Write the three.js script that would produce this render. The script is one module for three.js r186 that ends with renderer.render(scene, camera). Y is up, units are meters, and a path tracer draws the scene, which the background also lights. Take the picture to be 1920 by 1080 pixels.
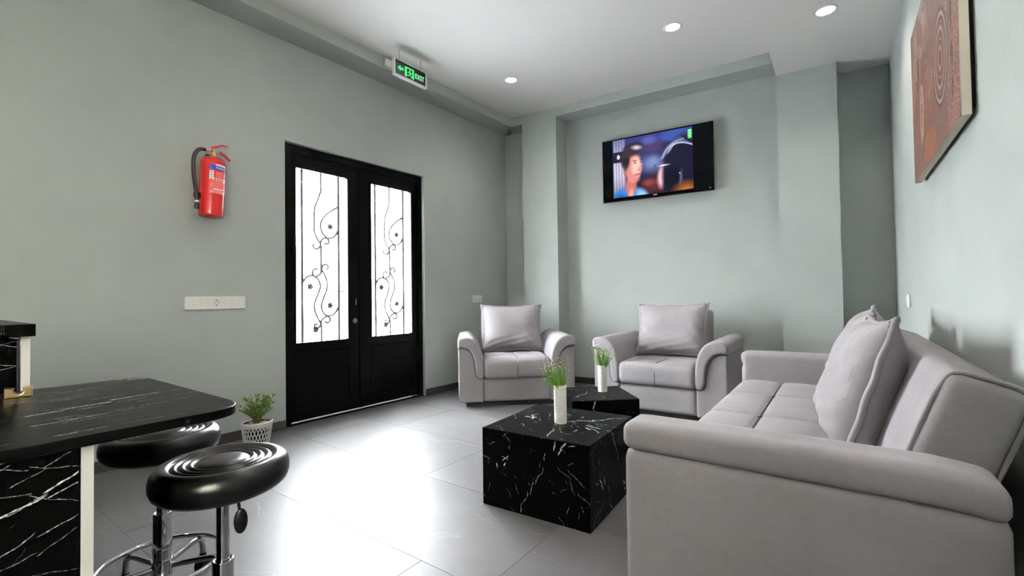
import * as THREE from 'three';
import { RoundedBoxGeometry } from 'three/addons/geometries/RoundedBoxGeometry.js';
import { mergeGeometries, mergeVertices } from 'three/addons/utils/BufferGeometryUtils.js';
import { RectAreaLightUniformsLib } from 'three/addons/lights/RectAreaLightUniformsLib.js';
RectAreaLightUniformsLib.init();

// ------------------------------------------------------------------ camera, sky, exposure
const scene = new THREE.Scene();
const camera = new THREE.PerspectiveCamera(64.64, 1920 / 1080, 0.05, 200);
camera.position.set(0, 0.98, 0);
camera.rotation.set(0.020543, 0.626573, -0.014294, 'YXZ');
scene.background = new THREE.Color(0.93, 0.965, 1.0);
scene.backgroundIntensity = 70;
// sun over the street: high, from behind the house, so that it strikes the pavement outside the door and does not enter
const sun = new THREE.DirectionalLight(new THREE.Color(1.0, 1.0, 1.0), 1100);
sun.position.set(-8 + 0.07 * 40, 0.8 * 40, -2.5 + 0.6 * 40); sun.target.position.set(-8, 0, -2.5); sun.castShadow = true; sun.shadow.mapSize.set(2048, 2048);
Object.assign(sun.shadow.camera, { left: -32, right: 32, top: 32, bottom: -32, near: 1, far: 110 }); scene.add(sun); scene.add(sun.target);
const renderer = new THREE.WebGLRenderer({ antialias: true });
renderer.toneMapping = THREE.LinearToneMapping;
renderer.toneMappingExposure = 1.4;
renderer.shadowMap.enabled = true;
const DOWNLIGHT = 2.2;

// ------------------------------------------------------------------ helpers
let seed = 7;
const rnd = () => { seed = (seed * 1664525 + 1013904223) >>> 0; return seed / 4294967296; };
const rr = (a, b) => a + (b - a) * rnd();
const V = (x, y, z) => new THREE.Vector3(x, y, z);
const hex = (h) => new THREE.Color(h);
const used = {};
function numbered(n) { if (used[n] === undefined) { used[n] = 0; return n; } used[n]++; return n + '_' + String(used[n]).padStart(3, '0'); }
function shade(o) { o.traverse((m) => { if (m.isMesh) { m.castShadow = true; m.receiveShadow = true; } }); return o; }
function thing(name, label, category, pos = [0, 0, 0], rotY = 0, group) {
  const g = new THREE.Group(); g.name = numbered(name); g.position.set(...pos); g.rotation.y = rotY;
  g.userData = { label, category }; if (group) g.userData.group = group; scene.add(g); return g;
}
function part(name, geos, mat, parent, pos, rot) {
  const list = (Array.isArray(geos) ? geos : [geos]);
  const geo = list.length === 1 ? list[0] : mergeGeometries(list.map((g) => { const q = g.index ? g.toNonIndexed() : g.clone(); for (const k of Object.keys(q.attributes)) if (!['position', 'normal', 'uv'].includes(k)) q.deleteAttribute(k); return q; }));
  const m = new THREE.Mesh(geo, mat); m.name = name; m.castShadow = m.receiveShadow = true;
  if (pos) m.position.set(...pos); if (rot) m.rotation.set(...rot);
  parent.add(m); return m;
}
function struct(name, geos, mat, pos, rot) { const m = part(name, geos, mat, scene, pos, rot); m.userData.kind = 'structure'; return m; }
const tr = (g, x = 0, y = 0, z = 0, rx = 0, ry = 0, rz = 0) => { if (rx) g.rotateX(rx); if (ry) g.rotateY(ry); if (rz) g.rotateZ(rz); g.translate(x, y, z); return g; };
// uv in metres from the dominant direction of every triangle
function metric(geo, ox = 0, oy = 0) {
  const g = geo.index ? geo.toNonIndexed() : geo, p = g.attributes.position, uv = new Float32Array(p.count * 2);
  const a = V(0, 0, 0), b = V(0, 0, 0), c = V(0, 0, 0);
  for (let i = 0; i < p.count; i += 3) {
    a.fromBufferAttribute(p, i); b.fromBufferAttribute(p, i + 1); c.fromBufferAttribute(p, i + 2);
    const n = b.clone().sub(a).cross(c.clone().sub(a)); const ax = Math.abs(n.x), ay = Math.abs(n.y), az = Math.abs(n.z);
    [a, b, c].forEach((q, k) => {
      const [u, v] = ay >= ax && ay >= az ? [q.x, -q.z] : ax >= az ? [q.z, q.y] : [q.x, q.y];
      uv[(i + k) * 2] = u + ox; uv[(i + k) * 2 + 1] = v + oy;
    });
  }
  g.setAttribute('uv', new THREE.BufferAttribute(uv, 2)); return g;
}
const box = (w, h, d, x = 0, y = 0, z = 0) => metric(tr(new THREE.BoxGeometry(w, h, d), x, y, z));
const box2 = (x0, x1, y0, y1, z0, z1) => box(x1 - x0, y1 - y0, z1 - z0, (x0 + x1) / 2, (y0 + y1) / 2, (z0 + z1) / 2);
const rbox = (w, h, d, r, x = 0, y = 0, z = 0, s = 3) => metric(tr(new RoundedBoxGeometry(w, h, d, s, r), x, y, z));
// a finely divided rounded block whose surface can be pushed about: upholstery
function soft(w, h, d, r, cell, push) {
  const n = (q) => Math.max(2, Math.round(q / cell));
  let g = new THREE.BoxGeometry(w, h, d, n(w), n(h), n(d));
  const p = g.attributes.position, v = V(0, 0, 0), q = V(0, 0, 0);
  for (let i = 0; i < p.count; i++) {
    v.fromBufferAttribute(p, i);
    q.set(THREE.MathUtils.clamp(v.x, -w / 2 + r, w / 2 - r), THREE.MathUtils.clamp(v.y, -h / 2 + r, h / 2 - r), THREE.MathUtils.clamp(v.z, -d / 2 + r, d / 2 - r));
    const k = v.clone().sub(q); if (k.lengthSq() > 0) k.normalize();
    v.copy(q).addScaledVector(k, r);
    if (push) push(v, k);
    p.setXYZ(i, v.x, v.y, v.z);
  }
  g.deleteAttribute('normal'); g.deleteAttribute('uv'); g = mergeVertices(g, 1e-5); g.computeVertexNormals();
  return metric(g);
}
const tube = (pts, r, seg = 24, rad = 6, closed = false) => new THREE.TubeGeometry(new THREE.CatmullRomCurve3(pts.map((q) => V(...q)), closed), seg, r, rad, closed);
const cyl = (r0, r1, h, seg = 24, x = 0, y = 0, z = 0) => tr(new THREE.CylinderGeometry(r1, r0, h, seg), x, y + h / 2, z);   // stands on y
const lathe = (pts, seg = 40) => new THREE.LatheGeometry(pts.map(([a, b]) => new THREE.Vector2(a, b)), seg);
function prism(points, depth, bevel = 0, curve = 8) {       // outline in x/y, pushed along z
  const s = points instanceof THREE.Shape ? points : new THREE.Shape(points.map(([a, b]) => new THREE.Vector2(a, b)));
  return new THREE.ExtrudeGeometry(s, { depth: depth - 2 * bevel, bevelEnabled: bevel > 0, bevelThickness: bevel, bevelSize: bevel, bevelOffset: -bevel, bevelSegments: 4, curveSegments: curve }).translate(0, 0, bevel);
}
function roundRect(w, h, r) { const s = new THREE.Shape(), x = -w / 2, y = -h / 2; s.moveTo(x + r, y); s.lineTo(x + w - r, y); s.quadraticCurveTo(x + w, y, x + w, y + r); s.lineTo(x + w, y + h - r); s.quadraticCurveTo(x + w, y + h, x + w - r, y + h); s.lineTo(x + r, y + h); s.quadraticCurveTo(x, y + h, x, y + h - r); s.lineTo(x, y + r); s.quadraticCurveTo(x, y, x + r, y); return s; }

// ------------------------------------------------------------------ noise and textures
function grid(n, s) { let q = s >>> 0; const a = new Float32Array(n * n); for (let i = 0; i < n * n; i++) { q = (q * 1664525 + 1013904223) >>> 0; a[i] = q / 4294967296; } return a; }
function fbm(size, base, oct, s, gain = 0.5) {              // tiles
  const out = new Float32Array(size * size); let amp = 1, tot = 0;
  for (let o = 0; o < oct; o++) {
    const n = base << o, g = grid(n, s + o * 101);
    for (let y = 0; y < size; y++) for (let x = 0; x < size; x++) {
      const fx = x / size * n, fy = y / size * n, x0 = Math.floor(fx), y0 = Math.floor(fy), tx = fx - x0, ty = fy - y0, sx = tx * tx * (3 - 2 * tx), sy = ty * ty * (3 - 2 * ty);
      const x1 = (x0 + 1) % n, y1 = (y0 + 1) % n, a = g[y0 * n + x0], b = g[y0 * n + x1], c = g[y1 * n + x0], d = g[y1 * n + x1];
      out[y * size + x] += amp * (a + (b - a) * sx + (c - a) * sy + (a - b - c + d) * sx * sy);
    }
    tot += amp; amp *= gain;
  }
  for (let i = 0; i < out.length; i++) out[i] /= tot;
  return out;
}
function dataTex(size, fn, srgb, metres) {
  const d = new Uint8Array(size * size * 4);
  for (let i = 0; i < size * size; i++) { const c = fn(i); d[i * 4] = c[0]; d[i * 4 + 1] = c[1]; d[i * 4 + 2] = c[2]; d[i * 4 + 3] = 255; }
  const t = new THREE.DataTexture(d, size, size); t.magFilter = THREE.LinearFilter; t.wrapS = t.wrapT = THREE.RepeatWrapping;
  if (srgb) t.colorSpace = THREE.SRGBColorSpace; t.repeat.set(1 / metres, 1 / metres); t.needsUpdate = true; return t;
}
const clamp8 = (v) => Math.max(0, Math.min(255, Math.round(v)));
function canvasTex(w, h, draw, wrap = false, rx = 1, ry = 1) {
  const c = document.createElement('canvas'); c.width = w; c.height = h; draw(c.getContext('2d'), w, h);
  const t = new THREE.CanvasTexture(c); t.colorSpace = THREE.SRGBColorSpace; if (wrap) { t.wrapS = t.wrapT = THREE.RepeatWrapping; } t.repeat.set(rx, ry); return t;
}
const nFine = fbm(256, 64, 2, 11), nMid = fbm(256, 8, 4, 23), nBig = fbm(512, 4, 6, 37), nPatch = fbm(256, 3, 4, 51);
const std = (o) => new THREE.MeshStandardMaterial(o), phy = (o) => new THREE.MeshPhysicalMaterial(o);

// wall paint with roller stipple
const paintBump = dataTex(256, (i) => { const v = clamp8(255 * nFine[i]); return [v, v, v]; }, false, 0.35);
const paintTone = dataTex(256, (i) => { const k = 1 + (nMid[i] - 0.5) * 0.05; return [clamp8(172 * k), clamp8(179 * k), clamp8(176 * k)]; }, true, 1.7);
const M = {};
M.paint = std({ map: paintTone, bumpMap: paintBump, bumpScale: 0.0006, roughness: 0.75 });
M.ceiling = std({ color: hex('#efedea'), roughness: 0.9 });
M.black = phy({ color: hex('#020202'), roughness: 0.4, specularIntensity: 0.16 });
M.iron = std({ color: hex('#2c2b2c'), roughness: 0.5, metalness: 0.5 });
M.glass = phy({ color: hex('#ffffff'), roughness: 0.0, transmission: 1, thickness: 0, ior: 1.5 });
M.white = std({ color: hex('#e9e8e4'), roughness: 0.45 });
M.plastic = std({ color: hex('#eceae6'), roughness: 0.35 });
M.darkhole = std({ color: hex('#1d1d1e'), roughness: 0.7 });
M.chrome = std({ color: hex('#dcdde0'), roughness: 0.07, metalness: 1 });
M.steel = std({ color: hex('#b9babd'), roughness: 0.25, metalness: 1 });
M.vinyl = phy({ color: hex('#040404'), roughness: 0.28, specularIntensity: 0.7 });
M.blackPlastic = phy({ color: hex('#080809'), roughness: 0.4, specularIntensity: 0.4 });
M.brass = std({ color: hex('#d9bd8a'), roughness: 0.28, metalness: 1 });
M.red = phy({ color: hex('#b00c0c'), roughness: 0.25, clearcoat: 0.6, clearcoatRoughness: 0.08 });
M.rubber = std({ color: hex('#241012'), roughness: 0.6 });

// suede upholstery
const suedeTone = dataTex(256, (i) => { const k = 1 + (nPatch[i] - 0.5) * 0.16 + (nFine[i] - 0.5) * 0.05; return [clamp8(143 * k), clamp8(139 * k), clamp8(143 * k)]; }, true, 0.7);
const suedeBump = dataTex(256, (i) => { const v = clamp8(255 * (0.65 * nFine[i] + 0.35 * nMid[i])); return [v, v, v]; }, false, 0.16);
M.suede = phy({ map: suedeTone, bumpMap: suedeBump, bumpScale: 0.0005, roughness: 0.92, sheen: 0.35, sheenRoughness: 0.5, sheenColor: hex('#c9c6d2') });
M.seam = std({ color: hex('#3b383b'), roughness: 0.95 });
M.welt = phy({ map: suedeTone, roughness: 0.9, sheen: 0.3, sheenRoughness: 0.5, sheenColor: hex('#c9c6d2') });

// floor tile: grey stone look with cloudy tone and thin pale veins
function veinPath(ctx, x, y, ang, len, wd, alpha, wob, col = '235,235,238') {
  let a = ang;
  for (let d = 0; d < len;) {
    const st = rr(4, 11); a += rr(-wob, wob); a += (ang - a) * 0.15;
    const x2 = x + Math.cos(a) * st, y2 = y + Math.sin(a) * st;
    ctx.strokeStyle = `rgba(${col},${alpha * rr(0.35, 1)})`; ctx.lineWidth = wd * rr(0.5, 1.35); ctx.lineCap = 'round';
    ctx.beginPath(); ctx.moveTo(x, y); ctx.lineTo(x2, y2); ctx.stroke(); x = x2; y = y2; d += st;
  }
}
const tileTex = canvasTex(1024, 1024, (ctx, w, h) => {
  const im = ctx.createImageData(w, h);
  for (let y = 0; y < h; y++) for (let x = 0; x < w; x++) {
    const k = 1 + (nBig[(y >> 1) * 512 + (x >> 1)] - 0.5) * 0.42 + (nFine[(y & 255) * 256 + (x & 255)] - 0.5) * 0.05, i = (y * w + x) * 4;
    im.data[i] = clamp8(91 * k); im.data[i + 1] = clamp8(90 * k); im.data[i + 2] = clamp8(91 * k); im.data[i + 3] = 255;
  }
  ctx.putImageData(im, 0, 0);
  for (let k = 0; k < 26; k++) veinPath(ctx, rr(0, w), rr(0, h), rr(-0.5, 0.7), rr(60, 300), rr(0.8, 2.2), rr(0.12, 0.4), 0.5);
  for (let k = 0; k < 90; k++) veinPath(ctx, rr(0, w), rr(0, h), rr(0, 6.28), rr(8, 34), rr(0.8, 2), rr(0.1, 0.35), 0.6);
}, true, 1 / 2.2, 1 / 2.2);
M.tile = phy({ map: tileTex, roughness: 0.44 });
M.grout = std({ color: hex('#6f6e6d'), roughness: 0.9 });
M.base = std({ map: tileTex, color: hex('#b9b7b4'), roughness: 0.4 });

// black marble laminate
function marble(w, h, sx, sy, veins, draw, angle, spread, dens, len = 1, wid = 1, wob = 0.5) {
  return canvasTex(w, h, (ctx) => {
    ctx.fillStyle = '#040404'; ctx.fillRect(0, 0, w, h);
    for (let k = 0; k < dens * 1.5; k++) veinPath(ctx, rr(0, w), rr(0, h), angle + rr(-spread, spread), len * rr(30, 160), wid * rr(0.8, 1.8), rr(0.08, 0.25), wob * 0.7, '190,195,195');
    for (let k = 0; k < dens; k++) veinPath(ctx, rr(0, w), rr(0, h), angle + rr(-spread, spread), len * rr(14, 80), wid * rr(1.2, 4.2), rr(0.3, 0.95), wob);
    for (const v of veins) {
      for (let k = 0; k + 1 < v.p.length; k++) { const [x0, y0] = v.p[k], [x1, y1] = v.p[k + 1]; const X = x0 * w, Y = y0 * h, dx = x1 * w - X, dy = y1 * h - Y; veinPath(ctx, X, Y, Math.atan2(dy, dx), Math.hypot(dx, dy), v.w * 1.5 * wid, v.a, v.wob || 0.35); }
    }
  }, true, sx, sy);
}
const mt = (map, rough = 0.3) => phy({ map, roughness: rough, ior: 1.14, specularIntensity: 0.5 });

// ------------------------------------------------------------------ frames of the walls
const A0 = V(-3.466, 0, -1.814), LD = V(0.0344, 0, -0.9994), LN = V(0.9994, 0, 0.0344), LROT = Math.atan2(0.9994, 0.0344);
const LW = (s, y, o) => A0.clone().addScaledVector(LD, s).addScaledVector(LN, o).setY(y);          // along the door wall, height, out into the room
const zFace = (x) => -4.353 - 0.0735 * (x + 3.131), zBack = (x) => -4.60 - 0.09 * (x + 2.9);
const FROT = Math.atan(0.0735), BROT = Math.atan(0.09);
const CEIL = 3.1, SOFF = 3.0, DROP = 2.88, XR = 0.365, ZREAR = 3.3;
const poly = (pts, y0, y1) => { const s = new THREE.Shape(pts.map(([x, z]) => new THREE.Vector2(x, -z))); return metric(new THREE.ExtrudeGeometry(s, { depth: y1 - y0, bevelEnabled: false }).rotateX(-Math.PI / 2).translate(0, y0, 0)); };

// floor: slab and tiles
const floorSlab = struct('floor', poly([[-3.9, ZREAR + 0.3], [0.7, ZREAR + 0.3], [0.7, -5.3], [-3.9, -5.3]], -0.2, -0.0015), M.grout);
{
  const row = 0.5795, zA = -1.189, len = 1.2, g = 0.0012;
  for (let k = -8; k < 8; k++) {
    const z1 = zA - k * row, z0 = z1 - row;                       // k = 0 lies beyond the long joint
    if (z0 > ZREAR || z1 < -5.0) continue;
    let off = -2.197 + ((k % 4 + 4) % 4) * 0.3;
    while (off > -3.6) off -= len;
    for (let x = off; x < XR; x += len) {
      const xa = Math.max(x, -3.72), xb = Math.min(x + len, XR + 0.02); if (xb - xa < 0.02) continue;
      const za = Math.max(z0, -5.0), zb = Math.min(z1, ZREAR + 0.02);
      const t = box2(xa + g, xb - g, -0.008, 0, za + g, zb - g); const uv = t.attributes.uv, ox = rr(0, 2.2), oy = rr(0, 2.2);
      for (let i = 0; i < uv.count; i++) uv.setXY(i, uv.getX(i) + ox, uv.getY(i) + oy);
      part('tile', t, M.tile, floorSlab);
    }
  }
}
// ceilings
struct('ceiling', poly([[-3.9, ZREAR + 0.3], [0.7, ZREAR + 0.3], [0.7, -5.3], [-3.9, -5.3]], CEIL, CEIL + 0.2), M.ceiling);
struct('ceiling_drop', poly([[-0.42, ZREAR], [XR + 0.05, ZREAR], [XR + 0.05, -5.1], [-0.42, -5.1]], DROP, CEIL + 0.01), M.ceiling);
// walls
{
  const sh = new THREE.Shape([[-5.6, -0.1], [3.0, -0.1], [3.0, CEIL + 0.05], [-5.6, CEIL + 0.05]].map((q) => new THREE.Vector2(...q)));
  const hole = new THREE.Path([[0, -0.02], [1.4, -0.02], [1.4, 2.222], [0, 2.222]].map((q) => new THREE.Vector2(...q))); sh.holes.push(hole);
  const g = metric(new THREE.ExtrudeGeometry(sh, { depth: 0.22, bevelEnabled: false }).translate(0, 0, -0.22));
  const w = struct('wall_left', g, M.paint); w.position.copy(A0); w.rotation.y = LROT;
}
struct('wall_back', poly([[-3.75, zBack(-3.75)], [0.6, zBack(0.6)], [0.6, -5.2], [-3.75, -5.2]], -0.1, CEIL + 0.05), M.paint);
{
  // right wall, drawn along z, with a curtained window behind the viewer
  const sh = new THREE.Shape([[-5.2, -0.1], [ZREAR + 0.2, -0.1], [ZREAR + 0.2, CEIL + 0.05], [-5.2, CEIL + 0.05]].map((q) => new THREE.Vector2(...q)));
  const [a, b, c, d] = [0.5, 2.4, 0.9, 2.45];
  sh.holes.push(new THREE.Path([[a, c], [b, c], [b, d], [a, d]].map((q) => new THREE.Vector2(...q))));
  struct('wall_right', metric(new THREE.ExtrudeGeometry(sh, { depth: 0.2, bevelEnabled: false })), M.paint, [XR + 0.2, 0, 0], [0, -Math.PI / 2, 0]);
  const f = 0.05, w = struct('window_1', [box2(a, a + f, c, d, 0.06, 0.12), box2(b - f, b, c, d, 0.06, 0.12), box2(a + f, b - f, c, c + f, 0.06, 0.12), box2(a + f, b - f, d - f, d, 0.06, 0.12)], M.white, [XR + 0.2, 0, 0], [0, -Math.PI / 2, 0]);
  part('pane', box2(a + f, b - f, c + f, d - f, 0.088, 0.092), M.glass, w);
  const cg = new THREE.PlaneGeometry(b - a, d - c, 120, 1), cp = cg.attributes.position; for (let i = 0; i < cp.count; i++) cp.setZ(i, 0.014 * Math.sin(cp.getX(i) * 48)); cg.translate((a + b) / 2, (c + d) / 2, 0.165); cg.computeVertexNormals();
  part('curtain', cg, phy({ color: hex('#f5ecda'), roughness: 1, transmission: 0.6, thickness: 0, side: THREE.DoubleSide }), w);
}
struct('wall_rear', poly([[-3.9, ZREAR], [-3.9, ZREAR + 0.2], [0.7, ZREAR + 0.2], [0.7, ZREAR]], -0.1, CEIL + 0.05), M.paint);
// beams and pillars in the wall colour
{
  const p = (s, o) => { const q = LW(s, 0, o); return [q.x, q.z]; };
  struct('trim_1', poly([p(-5.3, -0.02), p(-5.3, 0.248), p(2.62, 0.248), p(2.8, -0.02)], SOFF, CEIL + 0.01), M.paint);
  struct('trim_2', poly([[-3.15, zFace(-3.15)], [-0.44, zFace(-0.44)], [-0.44, zBack(-0.44) - 0.02], [-3.4, zBack(-3.4) - 0.02]], SOFF, CEIL + 0.01), M.paint);
  struct('wall_pillar', poly([[-2.981, zFace(-2.981)], [-2.545, zFace(-2.545)], [-2.545, zBack(-2.545) - 0.02], [-2.981, zBack(-2.981) - 0.02]], -0.01, SOFF + 0.01), M.paint);
  struct('wall_pillar_right', poly([[-0.42, zFace(-0.42)], [0.009, zFace(0.009)], [0.009, zBack(0.009) - 0.02], [-0.42, zBack(-0.42) - 0.02]], -0.01, DROP + 0.01), M.paint);
}
// skirting of floor tile
function skirting(name, a, b) {
  const d = b.clone().sub(a), L = d.length(), g = new THREE.Group(); g.name = name; g.userData.kind = 'structure'; g.position.copy(a); g.rotation.y = Math.atan2(-d.z, d.x); scene.add(g);
  for (let x = 0; x < L - 0.01; x += 0.6) { const e = Math.min(L, x + 0.6); const q = rbox(e - x - 0.002, 0.068, 0.011, 0.002, (x + e) / 2, 0.0345, 0, 1); const uv = q.attributes.uv, o = rr(0, 2); for (let i = 0; i < uv.count; i++) uv.setXY(i, uv.getX(i) + o, uv.getY(i) + o); part('tile', q, M.base, g); }
}
skirting('baseboard_left', LW(-5.0, 0, 0.006), LW(-0.0, 0, 0.006));
skirting('baseboard_left_far', LW(1.4, 0, 0.006), LW(2.74, 0, 0.006));
skirting('baseboard_back', V(-3.36, 0, zBack(-3.36) + 0.006), V(-2.985, 0, zBack(-2.985) + 0.006));
skirting('baseboard_pillar', V(-2.981, 0, zFace(-2.981) + 0.006), V(-2.545, 0, zFace(-2.545) + 0.006));
skirting('baseboard_back_middle', V(-2.543, 0, zBack(-2.543) + 0.006), V(-0.416, 0, zBack(-0.416) + 0.006));
skirting('baseboard_pillar_right', V(-0.414, 0, zFace(-0.414) + 0.006), V(0.009, 0, zFace(0.009) + 0.006));
skirting('baseboard_right', V(XR - 0.006, 0, -4.85), V(XR - 0.006, 0, ZREAR));

// ------------------------------------------------------------------ street outside the door
struct('ground_street', metric(new THREE.BoxGeometry(56, 0.2, 60).translate(-36.25, -0.16, 0)), std({ color: hex('#8f9194'), roughness: 0.95 }));
struct('ground_pavement', metric(new THREE.BoxGeometry(4.5, 0.25, 60).translate(-6.0, -0.155, 0)), std({ color: hex('#d2d5da'), roughness: 0.9 }));
{
  const b = thing('street_building', 'pale rendered building across the street seen through the door panes', 'building', [-21, -0.06, -9]);
  part('wall', box(1, 3.4, 26, 0, 1.7, 0), std({ color: hex('#e6e6e4'), roughness: 0.9 }), b);
  part('coping', box(1.15, 0.15, 26.2, 0, 3.47, 0), std({ color: hex('#cfc8ba'), roughness: 0.9 }), b);
  const c = thing('street_post', 'small lilac street post with a yellow head beyond the left door pane', 'post', [-14.2, -0.06, -8.3]);
  part('body', rbox(0.34, 0.62, 0.3, 0.04, 0, 0.31, 0), std({ color: hex('#6a6385'), roughness: 0.8 }), c);
  part('head', rbox(0.32, 0.36, 0.28, 0.06, 0, 0.8, 0), std({ color: hex('#c8a61e'), roughness: 0.7 }), c);
  const d = thing('planter_box', 'low dark planter box on the pavement outside the door', 'planter', [-12.2, -0.06, -6.75], 0.3);
  part('body', rbox(0.25, 0.5, 0.25, 0.03, 0, 0.25, 0), std({ color: hex('#55535c'), roughness: 0.8 }), d);
  part('rim', rbox(0.29, 0.05, 0.29, 0.02, 0, 0.52, 0), std({ color: hex('#55535c'), roughness: 0.8 }), d);
}

// ------------------------------------------------------------------ double door
{
  const door = new THREE.Group(); door.name = 'door_1'; door.userData.kind = 'structure'; door.position.copy(LW(0, 0, 0)); door.rotation.y = LROT; scene.add(door);
  // local: x along the wall, y up, z into the room
  const fr = [box2(0.001, 0.055, 0, 2.22, -0.13, -0.035), box2(1.345, 1.399, 0, 2.22, -0.13, -0.035), box2(0.055, 1.345, 2.155, 2.22, -0.13, -0.035),
    box2(0.055, 0.068, 0, 2.155, -0.13, -0.05), box2(1.332, 1.345, 0, 2.155, -0.13, -0.05), box2(0.068, 1.332, 2.138, 2.155, -0.13, -0.05), box2(0.001, 1.399, 0, 0.016, -0.13, -0.03)];
  part('frame', fr, M.black, door);
  const grille = (x0) => {
    const q = [], z = -0.105, b = (s, y) => [x0 + s, y, z];
    for (const s of [0.183, 0.51]) q.push(box2(x0 + s - 0.011, x0 + s + 0.011, 0.62, 2.07, z - 0.008, z + 0.008));
    q.push(box2(x0 + 0.341, x0 + 0.358, 1.243, 1.45, z - 0.005, z + 0.005), box2(x0 + 0.341, x0 + 0.358, 0.62, 0.785, z - 0.005, z + 0.005), box2(x0 + 0.341, x0 + 0.358, 1.9, 2.07, z - 0.005, z + 0.005));
    const S = [[[0.195, 1.132], [0.222, 1.17], [0.265, 1.185], [0.287, 1.179], [0.325, 1.15], [0.341, 1.096], [0.32, 1.027], [0.292, 0.959], [0.288, 0.906], [0.307, 0.852], [0.341, 0.785]],
      [[0.35, 1.243], [0.346, 1.208], [0.321, 1.184], [0.287, 1.179], [0.273, 1.209], [0.285, 1.237], [0.305, 1.243], [0.319, 1.23]],
      [[0.354, 1.239], [0.382, 1.19], [0.403, 1.136], [0.398, 1.066], [0.369, 0.996], [0.352, 0.942], [0.356, 0.896], [0.38, 0.86], [0.409, 0.846], [0.451, 0.85], [0.482, 0.876], [0.503, 0.915]],
      [[0.354, 1.239], [0.362, 1.267], [0.383, 1.283], [0.408, 1.273], [0.414, 1.253], [0.395, 1.241]],
      [[0.343, 0.781], [0.351, 0.808], [0.376, 0.83], [0.405, 0.842], [0.428, 0.82], [0.424, 0.796], [0.401, 0.786], [0.382, 0.798]],
      [[0.343, 0.781], [0.327, 0.752], [0.303, 0.745], [0.287, 0.762], [0.293, 0.78], [0.311, 0.777]],
      [[0.344, 1.45], [0.352, 1.484], [0.38, 1.506], [0.409, 1.508], [0.462, 1.521], [0.496, 1.563], [0.505, 1.588]],
      [[0.35, 1.9], [0.325, 1.83], [0.295, 1.75], [0.29, 1.639], [0.29, 1.564], [0.309, 1.506], [0.344, 1.45], [0.324, 1.414], [0.296, 1.408], [0.28, 1.429], [0.287, 1.452]],
      [[0.505, 1.79], [0.416, 1.725], [0.369, 1.675], [0.346, 1.62], [0.355, 1.562], [0.395, 1.517], [0.422, 1.485], [0.408, 1.458], [0.385, 1.46]]];
    for (const s of S) q.push(tube(s.map(([a, c]) => b(a, c)), 0.0095, s.length * 5, 6));
    for (const [s, y] of [[0.253, 1.092], [0.431, 0.933], [0.434, 1.61], [0.3, 0.735]]) for (let k = 0; k < 5; k++) { const e = new THREE.SphereGeometry(0.017, 8, 6); e.scale(1, 0.75, 0.5); e.rotateZ(k * 1.257); e.translate(x0 + s + 0.014 * Math.cos(k * 1.257), y + 0.014 * Math.sin(k * 1.257), z); q.push(e); }
    return q;
  };
  const leaf = (x0, x1, g0, g1, lock) => {
    const y0 = 0.628, y1 = 2.057, zf = -0.058, zb = -0.115;
    const q = [box2(x0, g0, 0.02, 2.138, zb, zf), box2(g1, x1, 0.02, 2.138, zb, zf), box2(g0, g1, y1, 2.138, zb, zf), box2(g0, g1, 0.02, y0, zb, zf - 0.012)];
    // rails around the lower panel, leaving a shallow field and a raised plate
    q.push(box2(g0, g1, 0.56, y0, zf - 0.013, zf), box2(g0, g1, 0.02, 0.1, zf - 0.013, zf), rbox(g1 - g0 - 0.004, 0.45, 0.014, 0.003, (g0 + g1) / 2, 0.332, zf - 0.0085));
    // beads that hold the glass
    q.push(box2(g0, g0 + 0.012, y0, y1, -0.08, zf + 0.006), box2(g1 - 0.012, g1, y0, y1, -0.08, zf + 0.006), box2(g0, g1, y0, y0 + 0.012, -0.08, zf + 0.006), box2(g0, g1, y1 - 0.012, y1, -0.08, zf + 0.006));
    const m = part('door_leaf', q, M.black, door);
    part('glass_pane', box2(g0, g1, y0, y1, -0.089, -0.085), M.glass, m);
    part('iron_grille', grille(g0 - 0.1), M.iron, m);
    if (lock) {
      part('lock_cylinder', [tr(new THREE.CylinderGeometry(0.022, 0.024, 0.012, 24), 0.634, 0.793, zf + 0.006, Math.PI / 2), tr(new THREE.CylinderGeometry(0.009, 0.009, 0.022, 16), 0.634, 0.793, zf + 0.012, Math.PI / 2), box(0.003, 0.012, 0.004, 0.634, 0.793, zf + 0.024)], M.steel, m);
      part('key_slot', rbox(0.012, 0.05, 0.006, 0.003, 0.65, 0.957, zf + 0.003), M.steel, m);
      part('handle', [tr(new THREE.CylinderGeometry(0.009, 0.009, 0.05, 12), 0.61, 1.054, zb - 0.025, Math.PI / 2), tube([[0.615, 1.054, zb - 0.045], [0.57, 1.056, zb - 0.05], [0.516, 1.054, zb - 0.048]], 0.0075, 12, 8), rbox(0.03, 0.16, 0.008, 0.004, 0.615, 1.02, zb - 0.004)], M.iron, m);
    }
  };
  leaf(0.07, 0.697, 0.101, 0.582, true); leaf(0.701, 1.33, 0.803, 1.289, false);
  part('meeting_strip', box2(0.685, 0.713, 0.02, 2.138, -0.058, -0.05), M.black, door);
}

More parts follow.
